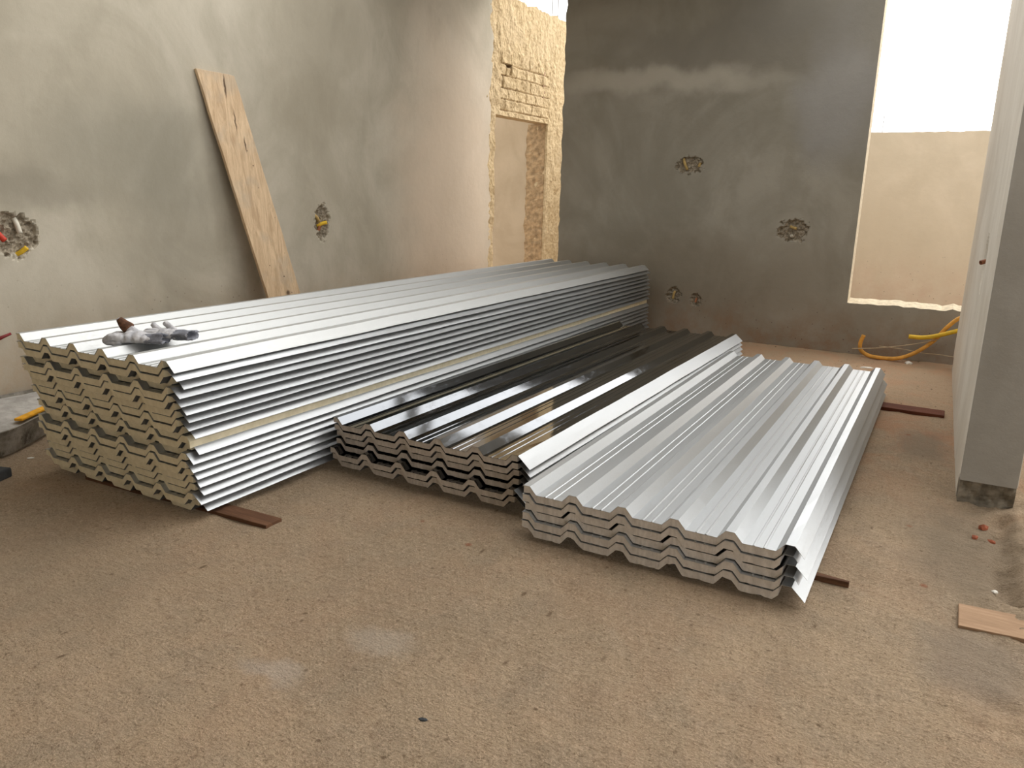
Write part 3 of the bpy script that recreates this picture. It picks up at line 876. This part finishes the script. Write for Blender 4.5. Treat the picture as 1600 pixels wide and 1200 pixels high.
# ------------------------------------------------------------------ work gloves on the tall stack
def glove(name, loc, rz, label, pose):
    """a limp knit glove: flattened hand, five fingers and an open cuff; +x is towards the cuff"""
    root = empty(name, loc, rz)
    bm = bmesh.new()
    def ell(c, r):
        g_ = bmesh.ops.create_icosphere(bm, subdivisions=2, radius=1)
        bmesh.ops.transform(bm, matrix=Matrix.Translation(Vector(c)) @ Matrix.Diagonal((*r, 1)), verts=g_['verts'])
    def fin(pts, rs, sq=.8):
        pp = spline(pts, 7)
        for i, p in enumerate(pp):
            t = i / (len(pp) - 1) * (len(rs) - 1); k = min(int(t), len(rs) - 2); r = rs[k] + (rs[k + 1] - rs[k]) * (t - k)
            ell(p, (r, r, r * sq))
    tip = None
    if pose == 'front':
        for x, ry, rz_, z in ((-.045, .046, .024, .026), (-.02, .050, .028, .030), (.01, .050, .027, .030), (.04, .047, .022, .026), (.065, .045, .019, .022)):
            ell((x, 0, z), (.034, ry, rz_))
        # fingers doubled back under the palm so the knuckles make the round near end
        for q, y in enumerate((-.036, -.013, .011, .034)):
            fin([(-.05, y, .036), (-.085 - .006 * (q % 2), y - .004, .036), (-.108, y, .024), (-.098, y + .004, .013), (-.06, y + .004, .010)], [.017, .017, .016, .014, .013], .85)
        # thumb standing up
        fin([(-.01, .018, .045), (-.035, .024, .062), (-.055, .026, .080), (-.068, .027, .098)], [.022, .020, .017, .012], 1)
        tip = [(-.030, .0225, .062), (-.048, .0255, .076), (-.060, .0268, .090), (-.071, .0275, .104)]
    else:
        for x, ry, rz_, z in ((-.03, .042, .020, .022), (.0, .046, .024, .027), (.03, .045, .022, .026), (.06, .042, .018, .020)):
            ell((x, 0, z), (.034, ry, rz_))
        fin([(-.03, .036, .026), (-.055, .042, .040), (-.075, .044, .058)], [.016, .015, .012], 1)
        fin([(-.03, .014, .030), (-.075, .018, .036), (-.100, .020, .030)], [.016, .015, .012])
        fin([(-.03, -.008, .030), (-.08, -.010, .030), (-.110, -.012, .018)], [.016, .015, .012])
        fin([(-.03, -.030, .024), (-.07, -.036, .020), (-.095, -.040, .014)], [.015, .014, .011])
        fin([(.02, .036, .034), (.0, .050, .046), (-.022, .056, .062)], [.017, .015, .012], 1)
    me = bpy.data.meshes.new('glove_hand'); bm.to_mesh(me); bm.free()
    me.materials.append(M['glove'])
    o = link(bpy.data.objects.new('glove_hand', me), root)
    rm = o.modifiers.new('remesh', 'REMESH'); rm.mode = 'VOXEL'; rm.voxel_size = .003; rm.use_smooth_shade = True
    sm = o.modifiers.new('smooth', 'SMOOTH'); sm.factor = .5; sm.iterations = 4
    tx = bpy.data.textures.new('crumple', 'CLOUDS'); tx.noise_scale = .035; tx.noise_depth = 2
    dm = o.modifiers.new('crumple', 'DISPLACE'); dm.texture = tx; dm.strength = .011; dm.mid_level = .5
    if tip:
        mb = MB(); pp = spline(tip, 5)
        mb.tube(pp, [.0265 - .014 * (i / (len(pp) - 1)) ** 1.5 for i in range(len(pp))], 14)
        t_ = mb.build('thumb_tip', M['brown_dirt'], root, True); t_['label'] = 'brown dirty thumb tip'
    n = 36; V = []; F = []
    rr = [(.045, .042, .020), (.07, .046, .021), (.095, .050, .022), (.118, .055, .024), (.121, .052, .021), (.112, .046, .017), (.085, .040, .013), (.06, .032, .008)]
    for k, (x, ry, rz_) in enumerate(rr):
        for i in range(n):
            w = 2 * math.pi * i / n
            fo = fbm(math.cos(w) * 2.2 + len(pose), math.sin(w) * 2.2, k * .15, 3)
            z = .023 + rz_ * (1 + .5 * fo) * math.sin(w) + .006 * math.sin(w * 3 + 1) * (x > .09)
            V.append((x + .016 * fbm(math.cos(w) * 3, math.sin(w) * 3, 5, 2), ry * (1 + .2 * fo) * math.cos(w), max(.002, z)))
    for k in range(len(rr) - 1):
        for i in range(n): F.append((k * n + i, k * n + (i + 1) % n, (k + 1) * n + (i + 1) % n, (k + 1) * n + i))
    F.append(tuple((len(rr) - 1) * n + i for i in range(n)))
    mesh('cuff', V, F, M['cuff'], root, True)
    return tag(root, label, 'glove')
M['brown_dirt'] = simple('brown_stained_knit', S(96, 66, 48), .95, 0, 60, .4, .5)
glove('work_glove', (-2.955, 2.030, .654), .62, 'grey knit work glove with brown dirty raised thumb on tall stack', 'front')
glove('work_glove', (-2.925, 2.150, .657), .45, 'cleaner grey work glove lying behind the dirty-thumbed one on tall stack', 'back')

# ------------------------------------------------------------------ small debris
def rock(name, loc, size, mat, label, cat, seed, rz=0):
    bm = bmesh.new()
    bmesh.ops.create_icosphere(bm, subdivisions=1 if 'brick' in name else 2, radius=1)
    for v in bm.verts:
        k = 1 + .35 * fbm(v.co.x * 1.2 + seed, v.co.y * 1.2, v.co.z * 1.2, 2)
        v.co = Vector((v.co.x * size[0] * k, v.co.y * size[1] * k, v.co.z * size[2] * k))
    me = bpy.data.meshes.new(name); bm.to_mesh(me); bm.free(); me.materials.append(mat)
    o = link(bpy.data.objects.new(name, me)); o.location = (loc[0], loc[1], floor_z(loc[0], loc[1]) + size[2] * .55 + (loc[2] if len(loc) > 2 else 0)); o.rotation_euler = (0, 0, rz)
    return tag(o, label, cat)
rock('brick_fragment', (.255, 3.575), (.020, .016, .013), M['brick'], 'larger orange brick fragment at foot of the grey pillar', 'brick piece', 1, .4)
rock('brick_fragment', (.225, 3.47), (.018, .013, .010), M['brick'], 'flat orange brick fragment nearest camera by the pillar', 'brick piece', 2, 1.2)
rock('brick_fragment', (.285, 3.49), (.017, .012, .009), M['brick'], 'small orange brick fragment rightmost of those by pillar', 'brick piece', 3, .2)
rock('plaster_chip', (-.216, 7.10), (.028, .022, .016), M['white_chip'], 'white plaster lump on floor under the yellow conduit', 'chip', 4)
rock('plaster_chip', (-.50, 6.72), (.05, .018, .008), M['white_chip'], 'long white chip on floor behind the right stack', 'chip', 5, .3)
rock('plaster_chip', (-3.776, 1.974), (.016, .007, .004), M['white_chip'], 'small white scrap on floor beside the mortar tub', 'chip', 6, .9)
rock('pebble', (-1.02, 1.40), (.012, .006, .004), M['charcoal'], 'dark pebble on open floor in front of middle stack', 'pebble', 7, .5)
rock('pebble', (.28, 2.98), (.010, .008, .006), M['white_chip'], 'pale pebble in the hollow beside the dusty plank', 'pebble', 8)

# dusty plank in the ground at lower right
lath(.17, .62, 2.77, .16, .016, M['pale_wood'], 'dusty tan plank sunk in the ground at lower right', rz=.10, z=-.008, name='wooden_plank')

# rods standing above the walls
for x, z, lab in ((-1.057, 2.24, 'thin grey rod standing on outer wall, left of two'), (-.916, 2.23, 'thin grey rod standing on outer wall, right of two')):
    mb = MB(); mb.tube([(x, 10.07, 1.96), (x + .002, 10.07, z)], .0045, 6); tag(mb.build('metal_rod', M['rebar']), lab, 'rod', 'rods on the outer wall')
for y, dx, lab in ((8.85, 0, 'thin rod above rough beige wall, nearer one'), (9.0, .01, 'thin rod above rough beige wall, farther one')):
    mb = MB(); mb.tube([(-4.52, y, 3.2), (-4.52, y - dx, 3.75)], .005, 6); tag(mb.build('metal_rod', M['rebar']), lab, 'rod', 'rods above the rough wall')
# small wooden strip stuck on rough wall beside the bricks
mb = MB(); mb.box((XL - .028, 8.50, 2.50), (.022, .045, .30)); tag(bevel(mb.build('wooden_strip', M['pale_wood']), .002), 'short upright wooden strip beside the open brick joints', 'wood')
